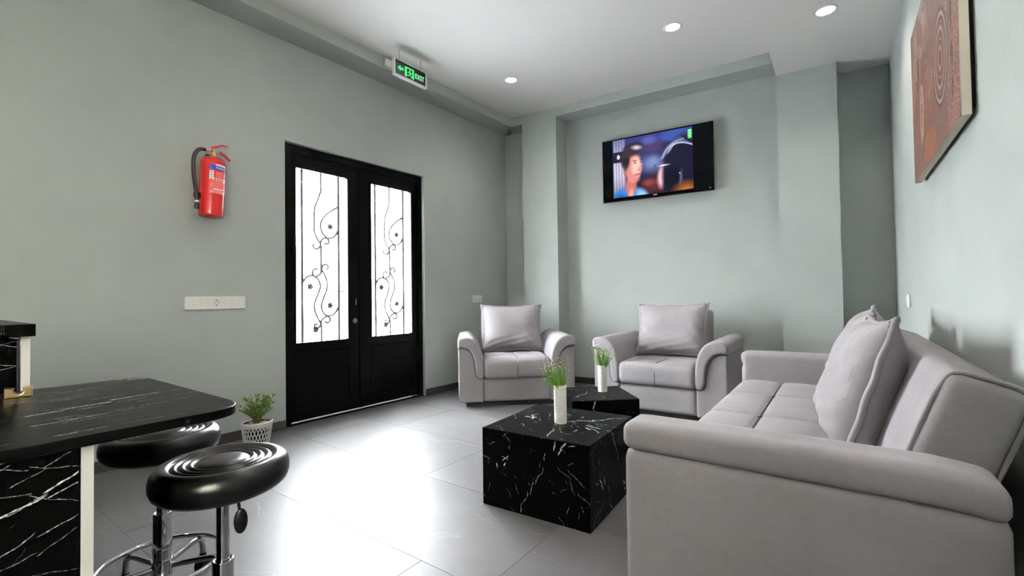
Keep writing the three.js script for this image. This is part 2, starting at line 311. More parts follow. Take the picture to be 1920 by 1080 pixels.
// ------------------------------------------------------------------ ceiling downlights
M.lens = std({ color: hex('#ffffff'), emissive: hex('#fffaf0'), emissiveIntensity: 6, roughness: 0.6 });
function downlight(x, y, z, label) {
  const g = thing('ceiling_downlight', label, 'ceiling light', [x, y, z], 0, 'recessed downlights');
  part('trim_ring', lathe([[0.052, 0.001], [0.056, -0.004], [0.064, -0.006], [0.071, -0.003], [0.072, 0.001]], 40), M.white, g);
  part('lens', lathe([[0.0001, -0.003], [0.04, -0.003], [0.053, -0.001], [0.053, 0.001], [0.0001, 0.001]], 32), M.lens, g);
  const s = new THREE.SpotLight(hex('#fff6ec'), DOWNLIGHT, 0, 1.25, 1, 2); s.position.set(0, -0.02, 0); s.target.position.set(0, -1, 0); s.castShadow = true; s.shadow.radius = 2.6; g.add(s); g.add(s.target);
}
downlight(-1.035, CEIL, -3.647, 'round downlight glowing in the ceiling above the television');
downlight(-2.564, CEIL, -3.574, 'round downlight glowing in the ceiling near the left pillar corner');
downlight(-0.043, DROP, -3.706, 'round downlight glowing in the lowered ceiling beside the painting');
for (const [z, wh] of [[-1.55, 'nearest'], [0.5, 'second'], [2.4, 'farthest']]) {
  downlight(-1.035, CEIL, z, `${wh} downlight of the middle ceiling row overhead and behind the viewer`);
  downlight(-2.3, CEIL, z, `${wh} downlight of the door wall row overhead and behind the viewer`);
  downlight(-0.043, DROP, z, `${wh} downlight of the lowered ceiling overhead and behind the viewer`);
}

// ------------------------------------------------------------------ exit sign
{
  const c = LW(0.868, 2.944, 0).clone(); const pos = V(-3.006, 2.944, -2.682);
  const g = thing('exit_sign', 'green and black EXIT sign with white frame hanging from the ceiling', 'exit sign', [pos.x, pos.y, pos.z], LROT);
  const t = canvasTex(720, 290, (x, w, h) => {
    x.fillStyle = '#020503'; x.fillRect(0, 0, w, h); x.fillStyle = '#35e06a';
    x.beginPath(); x.moveTo(60, 140); x.lineTo(130, 80); x.lineTo(130, 118); x.lineTo(200, 118); x.lineTo(200, 162); x.lineTo(130, 162); x.lineTo(130, 200); x.closePath(); x.fill();
    x.fillRect(228, 50, 46, 200); x.fillRect(402, 50, 40, 200); x.fillRect(228, 50, 214, 26);
    x.strokeStyle = '#35e06a'; x.lineCap = 'round'; x.lineJoin = 'round';
    x.beginPath(); x.arc(346, 100, 17, 0, 7); x.fill();
    const l = (p, wd) => { x.lineWidth = wd; x.beginPath(); p.forEach(([a, b], i) => i ? x.lineTo(a, b) : x.moveTo(a, b)); x.stroke(); };
    l([[342, 128], [350, 178]], 30); l([[334, 128], [306, 146], [300, 172]], 13); l([[354, 130], [382, 152], [392, 140]], 13); l([[344, 180], [322, 208], [296, 214]], 16); l([[354, 182], [376, 208], [384, 240]], 16);
    x.fillStyle = '#7df0a0'; x.font = 'bold 112px sans-serif'; x.textBaseline = 'middle';
    x.save(); x.translate(462, 152); const tw = x.measureText('EXIT').width; x.scale(228 / tw, 1.25); x.fillText('EXIT', 0, 0); x.restore();
  });
  part('housing', [box2(-0.18, 0.18, -0.0725, -0.058, -0.014, 0.014), box2(-0.18, 0.18, 0.064, 0.0725, -0.014, 0.014), box2(-0.18, -0.168, -0.06, 0.066, -0.014, 0.014), box2(0.168, 0.18, -0.06, 0.066, -0.014, 0.014), box2(-0.17, 0.17, -0.06, 0.066, -0.013, 0.004)], M.plastic, g);
  part('sign_face', tr(new THREE.PlaneGeometry(0.337, 0.124), 0, 0.003, 0.0055), std({ map: t, emissiveMap: t, emissive: hex('#ffffff'), emissiveIntensity: 0.62, roughness: 0.3 }), g);
  for (const s of [-0.117, 0.117]) { part('hanger', [tr(new THREE.CylinderGeometry(0.0022, 0.0022, 0.084, 8), s, 0.113, 0), tr(new THREE.CylinderGeometry(0.006, 0.006, 0.008, 12), s, 0.151, 0)], M.steel, g); }
  const b = thing('junction_box', 'small white junction box on the green beam beside the exit sign', 'junction box', [-3.176, 3.045, -2.59], LROT);
  part('box', rbox(0.1, 0.062, 0.035, 0.004), M.plastic, b); part('lid_seam', box(0.002, 0.06, 0.001, 0.012, 0, 0.0178), M.steel, b);
}

// ------------------------------------------------------------------ fire extinguisher
{
  const p = LW(-0.535, 1.545, 0.088);
  const g = thing('fire_extinguisher', 'red fire extinguisher with black hose hanging on the left wall', 'fire extinguisher', [p.x, p.y, p.z], LROT); g.rotation.z = 0; g.rotation.order = 'YXZ'; g.rotation.z = -0.045;
  part('cylinder', lathe([[0.0001, 0.012], [0.04, 0.006], [0.06, 0.002], [0.066, 0], [0.0705, 0.008], [0.073, 0.03], [0.073, 0.36], [0.07, 0.376], [0.058, 0.39], [0.036, 0.4], [0.024, 0.404], [0.02, 0.41], [0.0001, 0.41]], 48), M.red, g);
  const lt = canvasTex(256, 320, (x, w, h) => {
    x.fillStyle = '#c41513'; x.fillRect(0, 0, w, h);
    x.fillStyle = '#2a2a86'; x.fillRect(0, 14, w, 54); x.fillStyle = '#eeeef4'; x.fillRect(64, 0, 130, 22); x.font = 'bold 30px sans-serif'; x.textAlign = 'center'; x.fillText('POWDER', 130, 54);
    x.fillStyle = '#e8e4de'; x.fillRect(6, 76, 46, 96); x.fillRect(50, 150, 150, 34);
    x.fillStyle = '#b01512'; x.font = 'bold 24px sans-serif'; ['A', 'B', 'C'].forEach((q, i) => x.fillText(q, 29, 102 + i * 30)); for (let i = 0; i < 5; i++) x.fillRect(60 + i * 28, 157, 18, 20);
    x.fillStyle = 'rgba(245,225,215,0.75)'; for (let r = 0; r < 7; r++) x.fillRect(70, 84 + r * 9, 90 + 50 * rnd(), 3); for (let r = 0; r < 8; r++) x.fillRect(20, 196 + r * 8, 120 + 60 * rnd(), 3);
    x.fillStyle = '#f1ece6'; x.fillRect(50, 264, 120, 12); for (let r = 0; r < 4; r++) x.fillRect(20, 284 + r * 8, 170, 3); x.fillRect(206, 240, 24, 16); x.fillRect(206, 276, 22, 20);
  });
  part('label', new THREE.CylinderGeometry(0.0735, 0.0735, 0.2, 40, 1, true, -0.62, 1.9).translate(0, 0.245, 0), phy({ map: lt, roughness: 0.3, clearcoat: 0.4 }), g);
  const v = part('valve', [cyl(0.02, 0.02, 0.03, 20, 0, 0.408, 0), cyl(0.013, 0.013, 0.03, 16, 0, 0.43, 0), tr(new THREE.CylinderGeometry(0.008, 0.008, 0.05, 12), -0.03, 0.442, 0, 0, 0, Math.PI / 2)], M.brass, g);
  part('gauge', tr(new THREE.CylinderGeometry(0.013, 0.013, 0.012, 20), 0.012, 0.442, 0.022, Math.PI / 2), M.steel, v);
  part('handle', prism([[-0.02, 0.436], [0.02, 0.444], [0.06, 0.43], [0.098, 0.402], [0.1, 0.41], [0.062, 0.443], [0.02, 0.456], [-0.02, 0.45]], 0.022, 0.002).translate(0, 0, -0.011), M.red, g);
  part('lever', prism([[-0.02, 0.462], [0.012, 0.468], [0.045, 0.492], [0.082, 0.496], [0.083, 0.503], [0.04, 0.502], [0.008, 0.482], [-0.02, 0.47]], 0.018, 0.002).translate(0, 0, -0.009), M.red, g);
  part('hose', tube([[-0.05, 0.443, 0], [-0.085, 0.435, 0.004], [-0.11, 0.395, 0.008], [-0.117, 0.33, 0.012], [-0.112, 0.24, 0.02], [-0.1, 0.15, 0.03], [-0.094, 0.09, 0.03]], 0.0115, 40, 12), M.rubber, g);
  const n = part('nozzle', tr(new THREE.CylinderGeometry(0.012, 0.014, 0.04, 16), -0.092, 0.055, 0.03, 0, 0, 0.05), M.blackPlastic, g);
  part('collar', tr(new THREE.CylinderGeometry(0.0135, 0.0135, 0.012, 16), -0.093, 0.083, 0.03), M.white, n);
  part('strap', [rbox(0.04, 0.035, 0.02, 0.005, -0.086, 0.13, 0.01)], M.blackPlastic, g);
  part('wall_bracket', [box2(-0.02, 0.02, 0.2, 0.44, -0.087, -0.08), box2(-0.012, 0.012, 0.4, 0.43, -0.086, -0.015)], M.iron, g);
}

// ------------------------------------------------------------------ sockets and switches
function socketFace(parent, x, r) {
  part('socket', lathe([[r, 0], [r, 0.003], [r * 0.88, 0.0035], [r * 0.84, -0.004], [0.0001, -0.004]], 32).rotateX(Math.PI / 2).translate(x, 0, 0.0125), M.white, parent);
  for (const q of [-0.0095, 0.0095]) part('contact', tr(new THREE.CylinderGeometry(0.0032, 0.0032, 0.004, 12), x + q, 0, 0.0105, Math.PI / 2), M.darkhole, parent);
  for (const q of [-1, 1]) part('earth_clip', box(0.007, 0.006, 0.007, x, q * r * 0.8, 0.0125), M.darkhole, parent);
}
{
  const p = LW(-0.475, 0.972, 0); const g = thing('socket_strip', 'long white wall plate with one socket below the fire extinguisher', 'wall socket', [p.x, p.y, p.z], LROT);
  part('plate', rbox(0.37, 0.088, 0.012, 0.004, 0, 0, 0.006), M.plastic, g); socketFace(g, 0.0, 0.021);
  const jm = std({ color: hex('#c4c2bd'), roughness: 0.5 }); for (const x of [-0.14, -0.095, -0.048, 0.048, 0.095, 0.14]) part('module_joint', box(0.0012, 0.05, 0.0006, x, 0, 0.0121), jm, g);
  const p2 = LW(2.18, 0.968, 0); const g2 = thing('wall_socket', 'white double socket on the left wall above the corner armchair', 'wall socket', [p2.x, p2.y, p2.z], LROT);
  part('plate', rbox(0.148, 0.08, 0.011, 0.004, 0, 0, 0.0055), M.plastic, g2); socketFace(g2, -0.035, 0.02); socketFace(g2, 0.035, 0.02);
  const g3 = thing('light_switch', 'white light switch on the right wall beyond the sofa back', 'light switch', [XR, 0.918, -4.0], -Math.PI / 2);
  part('plate', rbox(0.09, 0.085, 0.011, 0.004, 0, 0, 0.0055), M.plastic, g3); part('rocker', rbox(0.05, 0.052, 0.008, 0.002, 0, 0, 0.0115), M.plastic, g3);
}

// ------------------------------------------------------------------ television
{
  const cx = -1.524, z = zBack(cx) + 0.075; const W = 1.116, H = 0.672;
  const g = thing('television', 'black flat television showing a film with a man in blue, on the back wall', 'television', [cx, 2.325, z], BROT);
  part('body', [rbox(W, H, 0.026, 0.006, 0, 0, 0), rbox(W * 0.7, H * 0.55, 0.03, 0.012, 0, -0.05, -0.024)], M.blackPlastic, g);
  const t = canvasTex(240, 140, (x) => {
    const w = 960, h = 560; x.scale(0.25, 0.25); x.fillStyle = '#020203'; x.fillRect(0, 0, w, h);
    const X0 = 98, X1 = 800; x.save(); x.beginPath(); x.rect(X0, 8, X1 - X0, h - 34); x.clip();
    const el = (cx, cy, rx, ry, col, rot = 0, soft = 0.6) => {        // an ellipse of light or shade with a soft rim
      x.save(); x.translate(cx, cy); x.rotate(rot); x.scale(rx, ry); const q = x.createRadialGradient(0, 0, 0, 0, 0, 1); q.addColorStop(0, `rgba(${col},1)`); q.addColorStop(1 - soft, `rgba(${col},1)`); q.addColorStop(1, `rgba(${col},0)`); x.fillStyle = q; x.beginPath(); x.arc(0, 0, 1, 0, 7); x.fill(); x.restore();
    };
    let gr = x.createLinearGradient(0, 0, 0, h); gr.addColorStop(0, '#2b2f63'); gr.addColorStop(0.5, '#201d3c'); gr.addColorStop(1, '#170f18'); x.fillStyle = gr; x.fillRect(X0, 0, X1 - X0, h);
    for (let k = 0; k < 9; k++) { const v = k % 2 ? '205,202,216' : '140,137,160'; el(X0 + 6 + k * 13, 280, 12, 420, v, 0, 0.8); }
    x.fillStyle = '#16132a'; x.fillRect(X0, 118, 120, 96); el(150, 165, 17, 24, '226,224,238', 0.0, 0.3);
    el(640, 60, 170, 90, '48,66,128', -0.1); el(470, 120, 120, 80, '58,46,78'); el(590, 130, 70, 50, '36,30,58'); el(430, 60, 90, 50, '70,74,130');
    el(450, 270, 150, 100, '84,98,136', 0.1, 0.8); el(470, 250, 80, 70, '104,118,154', 0, 0.9); el(480, 300, 12, 26, '60,60,90', 0.3);
    el(450, 470, 130, 110, '58,26,30', 0, 0.5); el(430, 430, 80, 40, '96,44,40', 0, 0.7); el(470, 540, 140, 50, '40,16,22');
    // man on the left
    el(240, 590, 200, 160, '46,104,170', 0, 0.25); el(160, 560, 90, 100, '30,74,132', 0.3, 0.6); el(370, 560, 70, 110, '120,168,212', -0.5, 0.6);
    el(262, 440, 62, 110, '150,86,80', 0.05, 0.35); el(262, 520, 30, 70, '196,130,118', 0.1, 0.6);
    el(258, 200, 96, 112, '46,30,38', 0, 0.25); el(226, 300, 34, 60, '60,38,42', 0, 0.4);
    el(288, 290, 84, 136, '176,112,106', 0.06, 0.25); el(316, 270, 60, 116, '226,172,160', 0.02, 0.6); el(300, 380, 60, 50, '178,110,104', 0, 0.7);
    el(212, 300, 20, 38, '150,84,80', 0, 0.4); el(286, 110, 110, 66, '40,28,38', -0.05, 0.3); el(222, 210, 40, 100, '36,26,34', 0.1, 0.4); el(320, 104, 66, 30, '214,204,214', 0.15, 0.9);
    el(302, 220, 24, 7, '64,36,38', -0.08, 0.5); el(360, 218, 20, 7, '64,36,38', 0.1, 0.5); el(304, 240, 16, 8, '52,30,36', 0, 0.6); el(358, 238, 13, 7, '52,30,36', 0, 0.6);
    el(346, 292, 14, 36, '190,118,108', 0.1, 0.8); el(334, 306, 18, 8, '150,82,78', 0, 0.7); el(326, 345, 40, 9, '150,66,68', -0.12, 0.5); el(322, 362, 30, 8, '206,142,132', -0.1, 0.8);
    // second figure, seen past the hair
    el(546, 390, 56, 130, '206,164,166', 0.12, 0.5); el(700, 360, 170, 330, '16,14,30', 0.1, 0.2); el(640, 480, 90, 160, '10,9,20', 0, 0.3);
    x.lineCap = 'round'; for (let k = 0; k < 22; k++) { x.strokeStyle = `rgba(188,196,222,${rr(0.12, 0.7)})`; x.lineWidth = rr(2, 9); x.beginPath(); x.moveTo(520 + k * 5, 262 - k * 4); x.quadraticCurveTo(556 + k * 5, 130 - k * 3, 690 + k * 7, 66 + k * 6); x.stroke(); }
    el(560, 300, 70, 10, '240,244,252', -0.03, 0.9); el(700, 420, 20, 90, '70,72,104', 0.1, 0.9);
    el(742, 560, 150, 130, '176,100,24', 0, 0.95); el(690, 386, 7, 7, '255,250,235', 0, 0.5);
    x.restore();
    x.fillStyle = '#4fc862'; x.fillRect(762, 30, 32, 76); x.fillStyle = '#a9e3a6'; x.fillRect(766, 32, 24, 12); x.fillRect(766, 60, 24, 6); x.fillRect(766, 80, 24, 6);
    x.fillStyle = '#b9b9bc'; x.fillRect(462, 541, 34, 7); x.fillRect(924, 541, 16, 5);
  });
  part('screen', tr(new THREE.PlaneGeometry(W - 0.012, H - 0.012), 0, 0, 0.0135), phy({ map: t, emissiveMap: t, emissive: hex('#ffffff'), emissiveIntensity: 0.42, ior: 1.2, specularIntensity: 0.4, roughness: 0.08 }), g);
  part('wall_mount', [box(0.4, 0.3, 0.02, 0, 0, -0.058), box(0.05, 0.25, 0.05, -0.12, 0, -0.045), box(0.05, 0.25, 0.05, 0.12, 0, -0.045)], M.iron, g);
}

// ------------------------------------------------------------------ painting on the right wall
{
  const z0 = -3.16, z1 = -2.03, y0 = 1.543, y1 = 2.305, W = z1 - z0, H = y1 - y0, T = 0.026;
  const g = thing('canvas_painting', 'terracotta dot painting with concentric ovals on the right wall', 'painting', [XR - 0.014, (y0 + y1) / 2, (z0 + z1) / 2], -Math.PI / 2);
  const t = canvasTex(1240, 840, (x, w, h) => {
    x.fillStyle = '#5c4036'; x.fillRect(0, 0, w, h);
    const blob = (cx, cy, rx, ry, c, a, r = 0) => { x.globalAlpha = a; x.fillStyle = c; x.beginPath(); x.ellipse(cx, cy, rx, ry, r, 0, 7); x.fill(); x.globalAlpha = 1; };
    const dots = (n, fx, c, s) => { x.fillStyle = c; for (let k = 0; k < n; k++) { const [a, b] = fx(); x.beginPath(); x.arc(a, b, rr(s * 0.6, s * 1.2), 0, 7); x.fill(); } };
    for (let k = 0; k < 60; k++) blob(rr(0, w), rr(0, h), rr(30, 110), rr(30, 110), ['#7b4738', '#5d372f', '#74402e', '#6a4a40'][k % 4], 0.4, rr(0, 3));
    for (let k = 0; k < 26; k++) blob(rr(40, 560), rr(0, 300), rr(30, 110), rr(20, 70), ['#8e7c73', '#7a5446', '#97877e'][k % 3], 0.4, rr(0, 3));
    blob(90, 330, 60, 130, '#7e5a34', 0.7, 0.3); blob(420, 620, 60, 200, '#6f3a22', 0.8); blob(560, 760, 180, 70, '#7a4422', 0.8); blob(300, 330, 50, 90, '#7d4a2c', 0.7, 0.4);
    dots(1500, () => [rr(0, w), rr(0, h)], 'rgba(150,112,94,0.55)', 3.2); dots(1300, () => [rr(1000, w), rr(0, h)], 'rgba(168,138,124,0.75)', 3.6); dots(1500, () => [rr(0, w), rr(0, h)], 'rgba(56,28,24,0.7)', 3.6);
    for (let k = 0; k < 260; k++) { x.strokeStyle = k % 2 ? 'rgba(152,112,94,0.7)' : 'rgba(58,30,26,0.7)'; x.lineWidth = 3; const a = rr(420, 720), b = rr(260, 640); x.beginPath(); x.moveTo(a, b); x.lineTo(a + 30, b - 20); x.stroke(); }
    // concentric ovals around a dark eye
    const oc = ['#33201b', '#8d7a6e', '#2e1b17', '#5c3127', '#8b7263', '#4a2820', '#6b3227', '#2d1a16', '#7d5a4a', '#5c2a22', '#351e1a'];
    oc.forEach((c, k) => { const q = 1 - k * 0.088; blob(880, 479, 165 * q, 205 * q, c, 1); });
    for (let k = 0; k < 11; k++) { const q = 1 - k * 0.088; x.fillStyle = k % 2 ? 'rgba(170,146,126,0.8)' : 'rgba(40,20,17,0.8)'; for (let t = 0; t < 64; t++) { const a = t / 64 * 6.283; x.beginPath(); x.arc(880 + 165 * q * Math.cos(a), 479 + 205 * q * Math.sin(a), 3.2, 0, 7); x.fill(); } }
    // dark winding lines with a pale edge
    const wind = (p, wd) => { for (const [c, g] of [['#8d7767', 9], ['#1f1412', 0]]) { x.strokeStyle = c; x.lineWidth = wd + g; x.lineCap = 'round'; x.lineJoin = 'round'; x.beginPath(); x.moveTo(p[0][0], p[0][1]); for (const [a, b] of p.slice(1)) x.lineTo(a, b); x.stroke(); } };
    wind([[700, 0], [690, 120], [668, 240], [645, 340], [632, 460], [625, 610]], 13); wind([[1085, 0], [1080, 160], [1070, 330], [1055, 480], [1020, 610], [970, 700], [915, 762], [880, 775], [856, 745]], 15); wind([[790, 0], [800, 130], [830, 230]], 9);
    blob(250, 300, 26, 96, '#2a1a18', 1); blob(340, 535, 62, 140, '#97876c', 0.9, 0.08); blob(335, 520, 34, 108, '#5f4636', 1, 0.05); blob(400, 668, 15, 84, '#1f1412', 1, 0.4); blob(320, 760, 40, 60, '#5a3c2e', 1);
    dots(360, () => [rr(280, 400), rr(410, 700)], 'rgba(176,164,134,0.8)', 3.4);
    for (const [b, r] of [[120, 60], [400, 62], [560, 50], [690, 44]]) blob(1118, b, 20, r, '#2a1a18', 1);
    for (let k = 0; k < 120; k++) { x.fillStyle = k % 3 ? '#2c1816' : '#8e6236'; x.fillRect(1090 + rr(0, 56), rr(60, 760), rr(3, 9), rr(4, 12)); }
  });
  part('canvas', tr(new THREE.PlaneGeometry(W, H), 0, 0, T + 0.0005), std({ map: t, roughness: 0.55 }), g);
  part('stretcher', rbox(W, H, T, 0.003, 0, 0, T / 2), std({ color: hex('#dcd3c2'), roughness: 0.8 }), g);
  part('backing', box(W - 0.06, H - 0.06, 0.012, 0, 0, -0.006), M.darkhole, g);
}

// ------------------------------------------------------------------ pillows (for sofa and chairs)
function pillowGeo(w, h, t, sd) {
  const N = 44, pos = [], idx = [], q = (i, j, s) => (s * (N + 1) + j) * (N + 1) + i;
  const nz = (u, v, f) => Math.sin(u * f * 1.7 + sd * 3.1) * Math.cos(v * f * 2.3 + sd * 1.7);
  for (let s = 0; s < 2; s++) for (let j = 0; j <= N; j++) for (let i = 0; i <= N; i++) {
    const a = i / N * 2 - 1, b = j / N * 2 - 1, u = Math.sin(a * Math.PI / 2), v = Math.sin(b * Math.PI / 2);
    const x = w / 2 * u * (1 - 0.085 * (1 - v * v) * Math.abs(u)), y = h / 2 * v * (1 - 0.095 * (1 - u * u) * Math.abs(v));
    const e = Math.pow(Math.max(0, 1 - u ** 4), 0.6) * Math.pow(Math.max(0, 1 - v ** 4), 0.6);
    const sag = 1 - 0.22 * v, edge = Math.max(0, 1 - e);
    const wr = 0.006 * nz(u, v, 2.1) * e + 0.004 * nz(v, u, 7) * edge * e * 3 + 0.008 * Math.sin((u * 1.6 + v * 1.4) * 9 + sd) * Math.max(0, Math.abs(u) - 0.3) * e + 0.008 * Math.sin((v * 3 - u) * 8 + sd * 2) * Math.max(0, -v - 0.2) * e;
    pos.push(x, y, (s ? -1 : 1) * (t / 2 * e * sag + wr));
  }
  for (let s = 0; s < 2; s++) for (let j = 0; j < N; j++) for (let i = 0; i < N; i++) { const A = q(i, j, s), B = q(i + 1, j, s), C = q(i + 1, j + 1, s), D = q(i, j + 1, s); s ? idx.push(A, C, B, A, D, C) : idx.push(A, B, C, A, C, D); }
  let g = new THREE.BufferGeometry(); g.setAttribute('position', new THREE.Float32BufferAttribute(pos, 3)); g.setIndex(idx);
  g = mergeVertices(g, 1e-5); g.computeVertexNormals(); return metric(g);
}
function pillowRim(w, h, k, sd) {
  const p = [], n = 24, f = (u, v) => { const x = w / 2 * u * (1 - 0.085 * (1 - v * v) * Math.abs(u)) * k, y = h / 2 * v * (1 - 0.095 * (1 - u * u) * Math.abs(v)) * k; return [x, y, 0.002 * Math.sin(u * 9 + v * 11 + sd)]; };
  for (let i = 0; i < n; i++) p.push(f(-1 + 2 * i / n, -1)); for (let i = 0; i < n; i++) p.push(f(1, -1 + 2 * i / n)); for (let i = 0; i < n; i++) p.push(f(1 - 2 * i / n, 1)); for (let i = 0; i < n; i++) p.push(f(-1, 1 - 2 * i / n));
  return p;
}
function pillow(label, pos, rot, w, h, t, sd, group) {
  const g = thing('throw_pillow', label, 'pillow', pos, 0, group); g.rotation.order = 'YXZ'; g.rotation.set(...rot);
  part('cover', pillowGeo(w, h, t, sd), M.suede, g);
  // flat flange round the seam, then the cord that edges it
  const a = pillowRim(w, h, 0.965, sd), b = pillowRim(w, h, 1.05, sd), n = a.length, ps = [], ix = [];
  for (let i = 0; i < n; i++) for (const [r, z] of [[0, 0.006], [0.5, 0.011], [1, 0.005], [1, -0.005], [0.5, -0.011], [0, -0.006]]) ps.push(a[i][0] + (b[i][0] - a[i][0]) * r, a[i][1] + (b[i][1] - a[i][1]) * r, a[i][2] + z);
  for (let i = 0; i < n; i++) for (let k = 0; k < 6; k++) { const A = i * 6 + k, B = i * 6 + (k + 1) % 6, C = ((i + 1) % n) * 6 + (k + 1) % 6, D = ((i + 1) % n) * 6 + k; ix.push(A, B, C, A, C, D); }
  const fg = new THREE.BufferGeometry(); fg.setAttribute('position', new THREE.Float32BufferAttribute(ps, 3)); fg.setIndex(ix); fg.computeVertexNormals();
  part('flange', metric(fg), M.welt, g);
  part('seam', tube(pillowRim(w, h, 0.972, sd).map(([x, y, z]) => [x, y, z + 0.0085]), 0.0026, 200, 5, true), M.seam, g);
  return g;
}

// ------------------------------------------------------------------ armchairs
function armchair(label, x, z, rot) {
  const g = thing('armchair', label, 'armchair', [x, 0, z], rot, 'grey suede armchairs');
  const F = 0.42, Bk = -0.44;
  part('plinth', box2(-0.46, 0.46, 0, 0.05, Bk + 0.06, F - 0.07), M.darkhole, g);
  part('base_panel', soft(0.62, 0.205, 0.8, 0.018, 0.03).translate(0, 0.149, 0.0), M.suede, g);
  part('seat_cushion', soft(0.615, 0.185, 0.66, 0.045, 0.016, (v, k) => {
    const gx = Math.exp(-((v.x / 0.007) ** 2)), up = v.y > 0 ? 1 : 0;
    const puff = 0.007 * Math.cos(Math.min(1, Math.abs(Math.abs(v.x) - 0.155) / 0.155) * Math.PI / 2) * Math.cos(THREE.MathUtils.clamp(v.z / 0.33, -1, 1) * 1.3);
    const gz = Math.exp(-(((v.z - 0.12) / 0.007) ** 2));
    if (k.y > 0.3) v.y += puff - 0.005 * gx - 0.006 * gz;
    if (k.z > 0.5) v.z += 0.008 * Math.cos(v.y / 0.0925 * 1.4) - 0.004 * gx;
  }).translate(0, 0.343, 0.105), M.suede, g);
  part('seat_seam', tube([[0, 0.262, 0.436], [0, 0.34, 0.44], [0, 0.402, 0.427], [0, 0.4315, 0.385], [0, 0.431, 0.25], [0, 0.431, 0.08]], 0.0026, 40, 5), M.seam, g);
  part('backrest', soft(0.6, 0.76, 0.17, 0.05, 0.03, (v) => { v.z -= (v.y + 0.38) * 0.1; }).translate(0, 0.47, -0.25), M.suede, g);
  for (const s of [-1, 1]) {
    // outline seen from the front for the arm at positive x, mirrored for the other
    const sh = new THREE.Shape(); const X = (o) => s * (0.528 - o);
    sh.moveTo(X(0), 0.53); sh.lineTo(X(0), 0.12); sh.quadraticCurveTo(X(0.005), 0.045, X(0.08), 0.045); sh.lineTo(X(0.22), 0.045); sh.lineTo(X(0.22), 0.252); sh.lineTo(X(0.19), 0.253); sh.quadraticCurveTo(X(0.158), 0.262, X(0.152), 0.32); sh.quadraticCurveTo(X(0.145), 0.44, X(0.115), 0.485); sh.quadraticCurveTo(X(0.085), 0.53, X(0.03), 0.532); sh.closePath();
    const ex = (S, dep, bev) => { const q = new THREE.ExtrudeGeometry(S, { depth: dep - 2 * bev, bevelEnabled: true, bevelThickness: bev, bevelSize: bev, bevelOffset: -bev, bevelSegments: 5, curveSegments: 10 }); q.translate(0, 0, bev); return q; };
    const smooth = (q) => { q.deleteAttribute('uv'); q.deleteAttribute('normal'); const m = mergeVertices(q, 1e-4); m.computeVertexNormals(); return m; };
    const panel = part('arm_panel', metric(ex(sh, 0.84, 0.014).translate(0, 0, Bk + 0.01)), M.suede, g);
    const pd = new THREE.Shape();
    pd.moveTo(X(-0.004), 0.534); pd.lineTo(X(0.03), 0.535); pd.quadraticCurveTo(X(0.09), 0.532, X(0.118), 0.487); pd.quadraticCurveTo(X(0.148), 0.442, X(0.155), 0.32); pd.quadraticCurveTo(X(0.16), 0.265, X(0.19), 0.256); pd.quadraticCurveTo(X(0.226), 0.252, X(0.227), 0.3); pd.quadraticCurveTo(X(0.232), 0.44, X(0.197), 0.53); pd.quadraticCurveTo(X(0.155), 0.628, X(0.07), 0.632); pd.quadraticCurveTo(X(0.0), 0.632, X(-0.006), 0.595); pd.closePath();
    part('arm_pad', metric(ex(pd, 0.875, 0.02).translate(0, 0, Bk)), M.suede, g);
  }
  return g;
}
armchair('grey suede armchair standing in the corner beside the black door', -2.655, -3.665, 0.724);
armchair('grey suede armchair against the back wall below the television', -1.231, -4.035, 0.026);
{
  const put = (x, z, rot, label, sd) => pillow(label, [x + Math.sin(rot) * -0.075, 0.675, z + Math.cos(rot) * -0.075], [-0.2, rot, 0], 0.6, 0.46, 0.17, sd, 'grey pillows on the armchairs');
  put(-2.655, -3.665, 0.724, 'grey pillow leaning in the corner armchair beside the door', 1.3);
  put(-1.231, -4.035, 0.026, 'grey pillow leaning in the armchair below the television', 2.9);
}

